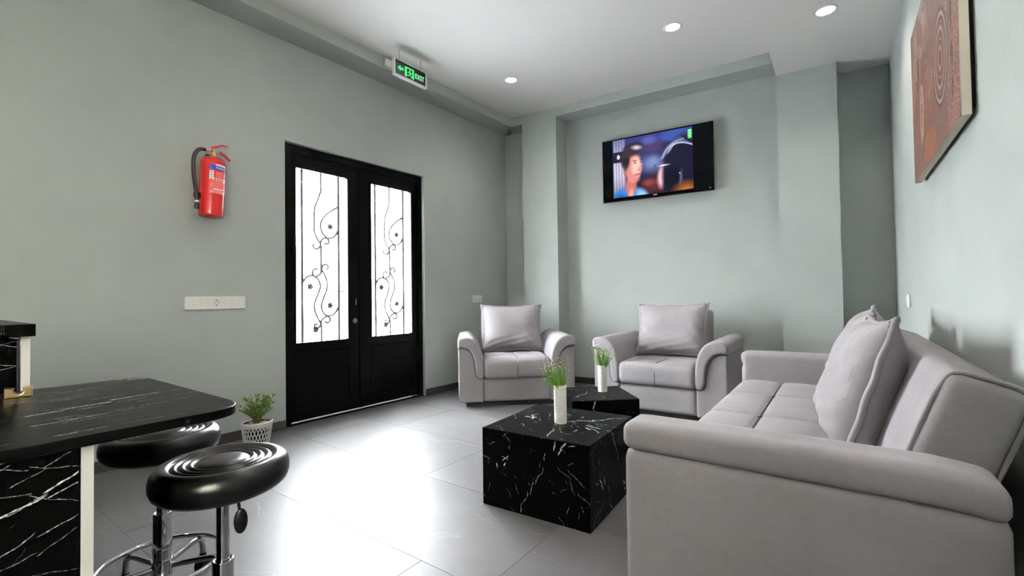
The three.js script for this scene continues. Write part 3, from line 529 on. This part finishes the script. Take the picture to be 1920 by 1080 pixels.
// ------------------------------------------------------------------ sofa
{
  const g = thing('sofa', 'long grey suede sofa along the right wall', 'sofa', [-0.1, 0, -2.343]);
  for (const s of [1, -1]) {
    part('arm_panel', soft(0.802, 0.475, 0.135, 0.025, 0.03, (v, k) => { if (k.z * s > 0.4) v.z += s * 0.006 * Math.cos(v.x / 0.42 * 1.5) * Math.cos(v.y / 0.25 * 1.4); }).translate(-0.037, 0.29, s * 0.985), M.suede, g);
    part('arm_pad', soft(0.806, 0.082, 0.146, 0.031, 0.012, (v, k) => { const e = THREE.MathUtils.clamp((v.x - 0.26) / 0.16, 0, 1); v.y -= 0.02 * e * e; if (k.y > 0.2) v.y += 0.004 * Math.cos(v.x / 0.42 * 1.5); }).translate(-0.039, 0.566, s * 0.985), M.suede, g);
  }
  for (const s of [1, -1]) part('arm_inner', soft(0.72, 0.31, 0.06, 0.03, 0.02).translate(-0.07, 0.452, s * 0.935), M.suede, g);
  part('base_frame', soft(0.78, 0.2, 1.73, 0.02, 0.05).translate(-0.03, 0.16, 0), M.suede, g);
  for (const [x, z] of [[-0.38, 0.98], [-0.38, -0.98], [0.32, 0.98], [0.32, -0.98]]) part('foot', cyl(0.02, 0.026, 0.062, 16, x, 0, z), M.blackPlastic, g);
  const cs = [-0.467, 0.023, 0.513];
  part('seat_cushion', soft(0.66, 0.19, 1.83, 0.045, 0.01, (v, k) => {
    const gx = Math.exp(-(((v.x - -0.105) / 0.009) ** 2)); let gz = 0; for (const c of cs) gz += Math.exp(-(((v.z - c) / 0.009) ** 2));
    const cell = ((v.z + 0.957) % 0.49) / 0.49, cx = v.x < -0.105 ? (v.x + 0.33) / 0.225 : (v.x + 0.105) / 0.225;
    const puff = 0.013 * Math.sin(THREE.MathUtils.clamp(cell, 0, 1) * Math.PI) * Math.sin(THREE.MathUtils.clamp(cx % 1, 0, 1) * Math.PI);
    if (k.y > 0.3) v.y += puff - 0.013 * Math.max(gx, gz);
    if (k.x < -0.5) v.x -= 0.012 * Math.cos(v.y / 0.095 * 1.4) * (1 - gz);
  }).translate(-0.105, 0.34, 0), M.suede, g);
  part('seat_seam', tube([[-0.2105, 0.4262, -0.85], [-0.2105, 0.4262, 0.85]], 0.003, 4, 5), M.seam, g);
  for (const c of cs) part('seat_seam', tube([[-0.438, 0.36, c], [-0.43, 0.402, c], [-0.4, 0.4275, c], [-0.35, 0.4265, c], [0.15, 0.4265, c]], 0.003, 40, 5), M.seam, g);
  const bk = part('backrest', soft(0.15, 0.47, 1.78, 0.03, 0.025, (v, k) => { const c = Math.exp(-((v.z / 0.01) ** 2)); if (k.x < -0.3) v.x -= 0.014 * Math.cos(v.y / 0.235 * 1.4) * Math.cos(v.z / 0.87 * 1.35) - 0.01 * c; if (k.y > 0.5) v.y -= 0.008 * c; }), M.suede, g, [0.287, 0.556, 0.02], [0, 0, -0.335]);
  const e = 0.872;
  part('piping', tube([[-0.072, -0.22, e], [-0.073, 0.19, e], [-0.06, 0.228, e], [-0.02, 0.236, e], [0.06, 0.232, e], [0.073, 0.2, e], [0.074, -0.22, e]], 0.0055, 80, 8), M.welt, bk);
  part('piping', tube([[-0.062, -0.22, e + 0.002], [-0.063, 0.18, e + 0.002], [-0.05, 0.218, e + 0.002], [-0.02, 0.226, e + 0.002]], 0.003, 60, 6), M.seam, bk);
  pillow('grey pillow on the sofa, nearest the front arm', [0.045, 0.665, -2.09], [-0.3, -Math.PI / 2 + 0.06, 0.03], 0.6, 0.46, 0.2, 0.4, 'grey pillows on the sofa');
  pillow('grey pillow on the sofa, half hidden behind the nearer pillow', [0.055, 0.672, -2.79], [-0.3, -Math.PI / 2 - 0.04, -0.03], 0.6, 0.46, 0.2, 5.2, 'grey pillows on the sofa');
}

// ------------------------------------------------------------------ coffee tables
{
  const frontV = [{ p: [[0.6, 0.36], [0.57, 0.45], [0.51, 0.56], [0.45, 0.7], [0.44, 0.77], [0.36, 0.97]], w: 3.4, a: 0.9 }, { p: [[0.73, 0.32], [0.83, 0.45], [0.9, 0.58], [0.98, 0.72]], w: 2.4, a: 0.8 }, { p: [[0.71, 0.01], [0.69, 0.12]], w: 7, a: 0.95 }, { p: [[0.8, 0.02], [0.77, 0.1], [0.72, 0.14]], w: 7, a: 0.95 }, { p: [[0.27, 0.3], [0.24, 0.4], [0.22, 0.44]], w: 6, a: 0.9 }, { p: [[0.0, 0.37], [0.07, 0.42]], w: 3, a: 0.7 }, { p: [[0.82, 0.33], [0.97, 0.46]], w: 4, a: 0.6 }, { p: [[0.15, 0.5], [0.17, 0.43]], w: 5, a: 0.9 }, { p: [[0.33, 0.64], [0.38, 0.74]], w: 2.5, a: 0.6 }, { p: [[0.24, 0.72], [0.29, 0.81]], w: 3, a: 0.7 }, { p: [[0.62, 0.18], [0.6, 0.26]], w: 4, a: 0.7 }];
  const topV = [{ p: [[0.5, 0.47], [0.62, 0.4], [0.75, 0.32], [1.0, 0.13]], w: 3, a: 0.8 }, { p: [[0.16, 0.42], [0.28, 0.55]], w: 4, a: 0.8 }, { p: [[0.14, 0.5], [0.24, 0.5]], w: 5, a: 0.8 }, { p: [[0.35, 0.05], [0.33, 0.25], [0.42, 0.4]], w: 3, a: 0.7 }, { p: [[0.55, 0.72], [0.66, 0.92]], w: 3, a: 0.7 }, { p: [[0.75, 0.5], [0.9, 0.55]], w: 4, a: 0.7 }];
  const sq = (s) => [1 / s, 1 / s];
  const build = (label, x, z, rot, S, H, front, top) => {
    const g = thing('coffee_table', label, 'coffee table', [x, 0, z], rot, 'black marble cube tables'), T = 0.018;
    const face = (name, geo, tex) => part(name, geo, mt(tex, 0.32), g);
    const uvOff = (q, S1, oy) => { const uv = q.attributes.uv; for (let i = 0; i < uv.count; i++) uv.setXY(i, uv.getX(i) + S1 / 2, uv.getY(i) + oy); return q; };
    const C = 0.004, h = H - C;                                   // thin mitred top sheet over four panels
    face('top', uvOff(rbox(S, C, S, 0.001, 0, H - C / 2, 0, 1), S, S / 2), top);
    face('side_panel', uvOff(rbox(S, h - 0.0004, T, 0.0012, 0, h / 2, S / 2 - T / 2, 1), S, 0), front);
    face('side_panel', uvOff(rbox(S, h - 0.0004, T, 0.0012, 0, h / 2, -S / 2 + T / 2, 1), S, 0.1), front);
    face('side_panel', uvOff(rbox(T, h - 0.0004, S - 2 * T - 0.0006, 0.0012, S / 2 - T / 2, h / 2, 0, 1), S, 0.17), front);
    face('side_panel', uvOff(rbox(T, h - 0.0004, S - 2 * T - 0.0006, 0.0012, -S / 2 + T / 2, h / 2, 0, 1), S, 0.23), front);
    return g;
  };
  const mA = marble(900, 600, 1 / 0.55, 1 / 0.36, frontV, null, 1.2, 1.6, 46, 1, 0.85), mB = marble(900, 900, 1 / 0.55, 1 / 0.55, topV, null, 0.4, 1.4, 60, 1.3, 1.9), mC = marble(600, 450, 1 / 0.44, 1 / 0.33, [{ p: [[0.33, 0.02], [0.3, 0.14]], w: 5, a: 0.8 }], null, 1.1, 1.6, 22, 1, 1.2), mD = marble(600, 600, 1 / 0.44, 1 / 0.44, [{ p: [[0.1, 0.75], [0.3, 0.55], [0.38, 0.4]], w: 3, a: 0.9 }], null, 0.6, 1.5, 30, 1.1, 1.8);
  build('larger black marble cube coffee table in front', -1.1495, -1.976, 0.055, 0.549, 0.36, mA, mB);
  build('smaller black marble cube coffee table, turned, behind the larger one', -1.349, -2.814, 0.72, 0.43, 0.33, mC, mD);
}

// ------------------------------------------------------------------ vases with grass
function vase(label, x, y, z, h, r, lean, grp, sd) {
  seed = sd; const g = thing('flower_vase', label, 'vase', [x, y, z], 0, grp);
  const N = 120, A = 48, pos = [], ix = [];
  for (let j = 0; j <= N; j++) for (let i = 0; i <= A; i++) {
    const a = i / A * Math.PI * 2, t = j / N, wv = 0.5 + 0.5 * Math.sin((t * 22 + 0.22 * Math.sin(a * 3 + t * 9) + 0.14 * Math.sin(a * 7 + 2)) * 6.283);
    const R = r * (1 + 0.035 * (t - 0.5)) - (j === 0 ? 0.004 : 0) - 0.0015 * Math.pow(1 - wv, 2); pos.push(R * Math.cos(a), h * t, R * Math.sin(a));
  }
  for (let j = 0; j < N; j++) for (let i = 0; i < A; i++) { const a = j * (A + 1) + i; ix.push(a, a + A + 1, a + 1, a + 1, a + A + 1, a + A + 2); }
  const vg = new THREE.BufferGeometry(); vg.setAttribute('position', new THREE.Float32BufferAttribute(pos, 3)); vg.setIndex(ix); vg.computeVertexNormals();
  const inner = lathe([[r * 0.985, h], [r * 0.86, h], [r * 0.84, h * 0.55], [0.0001, h * 0.55]], 40), bottom = lathe([[0.0001, 0.0005], [r * 0.9, 0.0005], [r * 0.92, 0.004]], 40);
  const strip = (q) => { const c = q.index ? q.toNonIndexed() : q.clone(); c.deleteAttribute('uv'); return c; };
  const m = new THREE.Mesh(mergeGeometries([strip(vg), strip(inner), strip(bottom)]), M.vase); m.name = 'vase_body'; m.castShadow = m.receiveShadow = true; g.add(m);
  const blades = [], tips = [];
  for (let k = 0; k < 120; k++) {
    const a = rr(0, 6.283), d = Math.sqrt(rnd()) * r * 0.7, x0 = d * Math.cos(a), z0 = d * Math.sin(a), L = rr(0.085, 0.15) * (k % 7 ? 1 : 1.1), sp = rr(0.05, 0.8) * (0.35 + d / r);
    const dx = Math.cos(a) * sp + lean[0] * rr(0.3, 1), dz = Math.sin(a) * sp + lean[1] * rr(0.3, 1), n = Math.hypot(dx, 1, dz), sag = rr(0, 0.25) * (Math.abs(dx) + Math.abs(dz));
    const P = [0, 0.35, 0.7, 1].map((t) => [x0 + dx / n * L * t * (0.7 + 0.3 * t), h * 0.82 + (1 / n) * L * t * 1.25 - sag * L * t * t, z0 + dz / n * L * t * (0.7 + 0.3 * t)]);
    const b = tube(P, 0.0016, 6, 4), bp = b.attributes.position; for (let i = 0; i < bp.count; i++) { /* taper */ const ring = Math.floor(i / 5) / 6, c = new THREE.CatmullRomCurve3(P.map((q) => V(...q))).getPointAt(ring), f = 1.25 - ring; bp.setXYZ(i, c.x + (bp.getX(i) - c.x) * f, c.y + (bp.getY(i) - c.y) * f, c.z + (bp.getZ(i) - c.z) * f); }
    blades.push(b);
    if (k % 3 !== 2) { const e = P[3]; tips.push(tr(new THREE.IcosahedronGeometry(rr(0.0018, 0.0032), 0), ...e)); if (k % 4 === 0) { const e2 = P[2]; tips.push(tr(new THREE.IcosahedronGeometry(0.002, 0), e2[0] + rr(-0.004, 0.004), e2[1] + 0.012, e2[2] + rr(-0.004, 0.004))); } }
  }
  const q = Math.floor(blades.length / 2);
  part('grass_blades', blades.slice(0, q), M.grassA, g).userData.kind = 'stuff'; part('grass_blades', blades.slice(q), M.grassB, g).userData.kind = 'stuff';
  part('flower_tips', tips, M.tip, g).userData.kind = 'stuff';
}
M.vase = std({ color: hex('#f0efea'), roughness: 0.5 });
M.grassA = phy({ color: hex('#3a6a1d'), roughness: 0.6 }); M.grassB = phy({ color: hex('#6f9636'), roughness: 0.6 }); M.tip = std({ color: hex('#ecd0d2'), roughness: 0.7 });
vase('white ribbed vase with green grass on the larger marble table', -1.133, 0.36, -1.956, 0.186, 0.031, [-0.42, 0.12], 'ribbed vases with grass', 4242);
vase('white ribbed vase with green grass on the smaller marble table', -1.335, 0.33, -2.881, 0.18, 0.031, [0.12, 0.0], 'ribbed vases with grass', 977);

// ------------------------------------------------------------------ counter with worktop
{
  const XF = -1.07, XB = -1.775, ZE = -0.479, ZN = 1.9, H = 0.75, T = 0.019;
  const sh = new THREE.Shape(), r = 0.085, r2 = 0.06;         // drawn in x / -z
  sh.moveTo(XB, -ZN); sh.lineTo(XF, -ZN); sh.lineTo(XF, -ZE - r); sh.quadraticCurveTo(XF, -ZE, XF - r * 1.2, -ZE); sh.lineTo(XB + r2, -ZE); sh.quadraticCurveTo(XB, -ZE, XB, -ZE - r2); sh.closePath();
  const mt1 = marble(1400, 1400, 1 / 0.9, 1 / 0.9, [], null, Math.PI / 2, 0.1, 120, 3.0, 1.8, 0.07);
  const Q = (cx, cy) => [cx / 640 * 0.485, (cy - 210 + 0.195 * cx) * 0.00046], vn = (w, a, ...p) => ({ w, a, wob: 0.16, p: p.map(([x, y]) => Q(x, y)) });
  const mt2 = marble(1200, 1300, 1 / 0.42, 1 / 0.46, [vn(5, 0.95, [0, 820], [120, 740], [330, 575], [500, 430], [640, 290], [800, 150]), vn(3, 0.8, [370, 560], [520, 470], [640, 400], [900, 250]), vn(5, 0.9, [10, 360], [190, 250], [290, 195], [500, 110]), vn(2.6, 0.7, [0, 470], [120, 370], [280, 270], [380, 190]), vn(2.6, 0.6, [20, 355], [250, 405], [450, 430], [540, 490], [640, 530], [900, 640]), vn(3, 0.7, [0, 630], [250, 480]), vn(2.4, 0.6, [290, 190], [450, 210], [640, 250], [900, 300]), vn(2.6, 0.7, [380, 350], [500, 230], [600, 140]), vn(3, 0.8, [300, 890], [480, 760], [640, 650], [1000, 400]), vn(2.4, 0.6, [330, 960], [480, 910], [640, 770]), vn(2.2, 0.5, [0, 1010], [350, 1010], [440, 1050], [640, 1075]), vn(4, 0.8, [200, 1700], [700, 1250], [1100, 900]), vn(3, 0.7, [700, 1900], [1200, 1500])], null, -0.7, 0.25, 16, 1.2, 1);
  const alongZ = (q) => { const uv = q.attributes.uv, p = q.attributes.position, n = q.attributes.normal; for (let i = 0; i < uv.count; i++) if (Math.abs(n.getX(i)) > 0.5) uv.setXY(i, -(p.getZ(i) + 0.8), p.getY(i) - 0.731); return q; };
  const top = new THREE.ExtrudeGeometry(sh, { depth: T - 0.003, bevelEnabled: true, bevelThickness: 0.0015, bevelSize: 0.0015, bevelOffset: -0.0015, bevelSegments: 2, curveSegments: 14 }).rotateX(-Math.PI / 2).translate(0, H - T + 0.0015, 0);
  const w = thing('countertop', 'black marble bar worktop with a rounded end above the stools', 'worktop', [0, 0, 0]);
  {
    const g = metric(top), split = (keep) => { const o = new THREE.BufferGeometry(); for (const [k, n] of [['position', 3], ['normal', 3], ['uv', 2]]) { const src = g.attributes[k], out = []; for (let i = 0; i < src.count; i += 3) if ((Math.abs(g.attributes.normal.getY(i)) > 0.9) === keep) for (let c = 0; c < 3; c++) for (let d = 0; d < n; d++) out.push(src.array[(i + c) * n + d]); o.setAttribute(k, new THREE.Float32BufferAttribute(out, n)); } return o; };
    const slab = part('slab', split(true), mt(mt1, 0.3), w); part('edge_band', split(false), M.black, slab);
  }
  const b = thing('counter_base', 'black marble counter base with a white edged end panel', 'counter', [-1.4, 0, 0.8]);
  const bx = (x0, x1, y0, y1, z0, z1) => box2(x0 + 1.4, x1 + 1.4, y0, y1, z0 - 0.8, z1 - 0.8);
  part('front_panel', alongZ(bx(-1.105, -1.087, 0.0, H - T, -0.203, ZN - 0.01)), mt(mt2, 0.3), b);
  const ep = part('end_panel', bx(-1.72, -1.082, 0.0, H - T, -0.2215, -0.2045), mt(mt2, 0.3), b);
  part('edge_band', bx(-1.0819, -1.0808, 0.0, H - T, -0.2215, -0.2045), M.white, ep);
  part('end_panel', bx(-1.72, -1.106, 0.0, H - T, ZN - 0.03, ZN - 0.012), mt(mt2, 0.3), b);
  // taller desk behind the worktop
  const d = thing('reception_desk', 'taller black marble desk end with a white edge behind the worktop', 'desk', [-2.1, 0, 0.8]);
  const dx = (x0, x1, y0, y1, z0, z1) => box2(x0 + 2.1, x1 + 2.1, y0, y1, z0 - 0.8, z1 - 0.8);
  part('top', dx(-2.45, -1.785, 0.893, 0.926, -0.245, ZN), mt(mt1, 0.3), d);
  part('front_panel', dx(-1.833, -1.815, 0.0, 0.893, -0.218, ZN - 0.01), mt(mt2, 0.3), d);
  const e2 = part('end_panel', dx(-2.43, -1.806, 0.0, 0.893, -0.2375, -0.2195), mt(mt2, 0.3), d);
  part('edge_band', dx(-1.8059, -1.8048, 0.0, 0.893, -0.2375, -0.2195), M.white, e2);
  const s = thing('gold_card_stand', 'gold metal base holding an upright black panel on the worktop', 'card stand', [-1.668, H, -0.2], 1.42);
  const bs = new THREE.Shape(); bs.moveTo(-0.024, 0.0); bs.lineTo(0.024, 0.0); bs.lineTo(0.024, 0.024); bs.lineTo(0.0075, 0.024); bs.absarc(0, 0.016, 0.0085, 0.6, Math.PI - 0.6, true); bs.lineTo(-0.024, 0.024); bs.closePath();
  part('base', new THREE.ExtrudeGeometry(bs, { depth: 0.03, bevelEnabled: true, bevelThickness: 0.003, bevelSize: 0.002, bevelOffset: -0.002, bevelSegments: 3 }).translate(0, 0.0, -0.015), M.brass, s);
  part('panel', rbox(0.007, 0.13, 0.05, 0.003, -0.001, 0.076, -0.012), phy({ color: hex('#0a0b14'), roughness: 0.2 }), s);
}

// ------------------------------------------------------------------ stools
function stool(label, x, z, lever) {
  const g = thing('bar_stool', label, 'stool', [x, 0, z], 0, 'black vinyl stools with chrome bases'), H = 0.564, R = 0.16;
  // padded seat: rounded rim, four shallow rings around a domed middle
  const pr = [[0.0001, -0.078], [0.126, -0.078], [0.143, -0.0745], [0.154, -0.064], [0.1595, -0.049], [0.16, -0.033], [0.157, -0.019], [0.1495, -0.0075], [0.138, -0.001], [0.128, 0.0003], [0.121, -0.0015], [0.117, -0.005]];
  let rad = 0.1155; const ring = 0.0165; for (let k = 0; k < 3; k++) { pr.push([rad, -0.0085], [rad - 0.003, -0.0055], [rad - ring / 2, -0.0015], [rad - ring + 0.0025, -0.0045]); rad -= ring + 0.001; }
  pr.push([rad, -0.0085], [rad - 0.003, -0.005], [rad - 0.012, -0.0005], [rad - 0.03, 0.0012], [0.0001, 0.0018]);
  part('seat', lathe(pr, 72).translate(0, H, 0), M.vinyl, g);
  part('seat_plate', [cyl(0.07, 0.09, 0.012, 24, 0, H - 0.089, 0), cyl(0.022, 0.026, 0.02, 20, 0, H - 0.108, 0)], M.blackPlastic, g);
  part('gas_lift', cyl(0.0155, 0.0155, H - 0.37, 24, 0, 0.28, 0), M.chrome, g);
  part('column', [lathe([[0.0255, 0.11], [0.0255, 0.176], [0.0275, 0.178], [0.0275, 0.186], [0.0255, 0.188], [0.0255, 0.297], [0.0235, 0.3], [0.0165, 0.299], [0.0165, 0.28]], 32), cyl(0.03, 0.03, 0.05, 24, 0, 0.1, 0)], M.chrome, g);
  part('foot_ring', new THREE.TorusGeometry(0.172, 0.0085, 12, 64).rotateX(Math.PI / 2).translate(0, 0.139, 0), M.chrome, g);
  for (let k = 0; k < 5; k++) {
    const a = k * 1.2566 + 0.35, c = Math.cos(a), s = Math.sin(a), P = (r, y) => [c * r, y, s * r];
    part('leg', tube([P(0.02, 0.125), P(0.09, 0.129), P(0.15, 0.128), P(0.172, 0.118), P(0.182, 0.095), P(0.184, 0.062)], 0.0095, 30, 10), M.chrome, g);
    const cs = part('caster', [tr(new THREE.CylinderGeometry(0.024, 0.024, 0.012, 20), c * 0.184 - s * 0.009, 0.024, s * 0.184 + c * 0.009, Math.PI / 2, -a + 0, 0), tr(new THREE.CylinderGeometry(0.024, 0.024, 0.012, 20), c * 0.184 + s * 0.009, 0.024, s * 0.184 - c * 0.009, Math.PI / 2, -a, 0), cyl(0.011, 0.011, 0.03, 12, c * 0.184, 0.036, s * 0.184)], M.blackPlastic, g);
  }
  const lv = new THREE.Group();
  part('lever', [tube([[0, 0.478, 0], [0.05 * Math.cos(lever), 0.474, 0.05 * Math.sin(lever)], [0.07 * Math.cos(lever), 0.466, 0.07 * Math.sin(lever)], [0.08 * Math.cos(lever), 0.44, 0.08 * Math.sin(lever)]], 0.004, 20, 8),
    (() => { const e = new THREE.SphereGeometry(1, 18, 14); e.scale(0.016, 0.032, 0.009); e.rotateY(-lever + 1.2); e.translate(0.084 * Math.cos(lever), 0.418, 0.084 * Math.sin(lever)); return e; })()], M.blackPlastic, g);
}
stool('round black stool standing clear of the worktop end', -1.343, -0.533, -0.1);
stool('round black stool half hidden under the marble worktop', -1.805, -0.538, 3.43);

// ------------------------------------------------------------------ potted plant by the door
{
  seed = 31337; const g = thing('potted_plant', 'small bushy green plant in a white lattice pot beside the door', 'potted plant', [-3.235, 0, -1.495]);
  const rt = 0.094, rb = 0.072, h = 0.165, R = (t) => rb + (rt - rb) * t;
  const slats = [];
  for (let d = -1; d <= 1; d += 2) for (let k = 0; k < 26; k++) { const a0 = k / 26 * 6.283, P = []; for (let j = 0; j <= 6; j++) { const t = 0.06 + 0.78 * j / 6, a = a0 + d * 0.5 * (j / 6), q = R(t) + d * 0.0008; P.push([q * Math.cos(a), h * t, q * Math.sin(a)]); } slats.push(tube(P, 0.0036, 8, 4)); }
  part('lattice', [...slats, lathe([[rt - 0.012, h * 0.8], [R(0.82) + 0.002, h * 0.8], [rt + 0.003, h * 0.985], [rt + 0.001, h], [rt - 0.004, h], [rt - 0.008, h * 0.9]], 48), lathe([[0.0001, 0.0], [rb + 0.002, 0.0], [rb + 0.003, 0.014], [rb - 0.004, 0.016]], 48)], M.white, g);
  part('liner', lathe([[0.0001, 0.01], [rb - 0.006, 0.012], [rt - 0.01, h * 0.94], [rt - 0.014, h * 0.94], [rt - 0.016, h * 0.86], [0.0001, h * 0.86]], 40), M.blackPlastic, g);
  const peb = []; for (let k = 0; k < 150; k++) { const a = rr(0, 6.283), d = Math.sqrt(rnd()) * 0.076; const e = new THREE.IcosahedronGeometry(rr(0.005, 0.009), 0); e.scale(1, 0.7, 1); e.translate(d * Math.cos(a), h * 0.87 + rr(0, 0.006), d * Math.sin(a)); peb.push(e); }
  part('pebbles', peb, std({ color: hex('#c4b3a6'), roughness: 0.9 }), g).userData.kind = 'stuff';
  const stems = [], leavesA = [], leavesB = [];
  for (let k = 0; k < 38; k++) {
    const a = k * 2.4 + rr(-0.3, 0.3), sp = rr(0.1, 1.15), L = rr(0.12, 0.23) * (1.05 - 0.3 * sp), top = [Math.cos(a) * sp * L * 0.9, h * 0.87 + L, Math.sin(a) * sp * L * 0.9], P = [[Math.cos(a) * 0.012, h * 0.85, Math.sin(a) * 0.012], [top[0] * 0.35, h * 0.87 + L * 0.5, top[2] * 0.35], top];
    stems.push(tube(P, 0.0014, 6, 4)); const cv = new THREE.CatmullRomCurve3(P.map((q) => V(...q)));
    for (let j = 0; j < 26; j++) {
      const t = 0.3 + 0.7 * Math.sqrt(j / 25), c = cv.getPoint(t), e = new THREE.BufferGeometry(), l = rr(0.016, 0.03), w = l * 0.24;
      e.setAttribute('position', new THREE.Float32BufferAttribute([0, 0, 0, w, l * 0.5, 0.002, 0, l, 0, 0, 0, 0, 0, l, 0, -w, l * 0.5, 0.002], 3)); e.setAttribute('uv', new THREE.Float32BufferAttribute(new Array(12).fill(0), 2)); e.computeVertexNormals();
      e.rotateX(rr(0.2, 1.3)); e.rotateY(rr(0, 6.283)); e.translate(c.x, c.y, c.z); (rnd() < 0.55 ? leavesA : leavesB).push(e);
    }
  }
  part('stems', stems, std({ color: hex('#6b6a3c'), roughness: 0.8 }), g).userData.kind = 'stuff';
  const lm = (c) => phy({ color: hex(c), roughness: 0.75, transmission: 0, side: THREE.DoubleSide });
  part('foliage', leavesA, lm('#55702f'), g).userData.kind = 'stuff'; part('foliage', leavesB, lm('#7f9a4a'), g).userData.kind = 'stuff';
}

scene.traverse((o) => { if (o.isMesh) { o.castShadow = true; o.receiveShadow = true; } });
renderer.render(scene, camera);
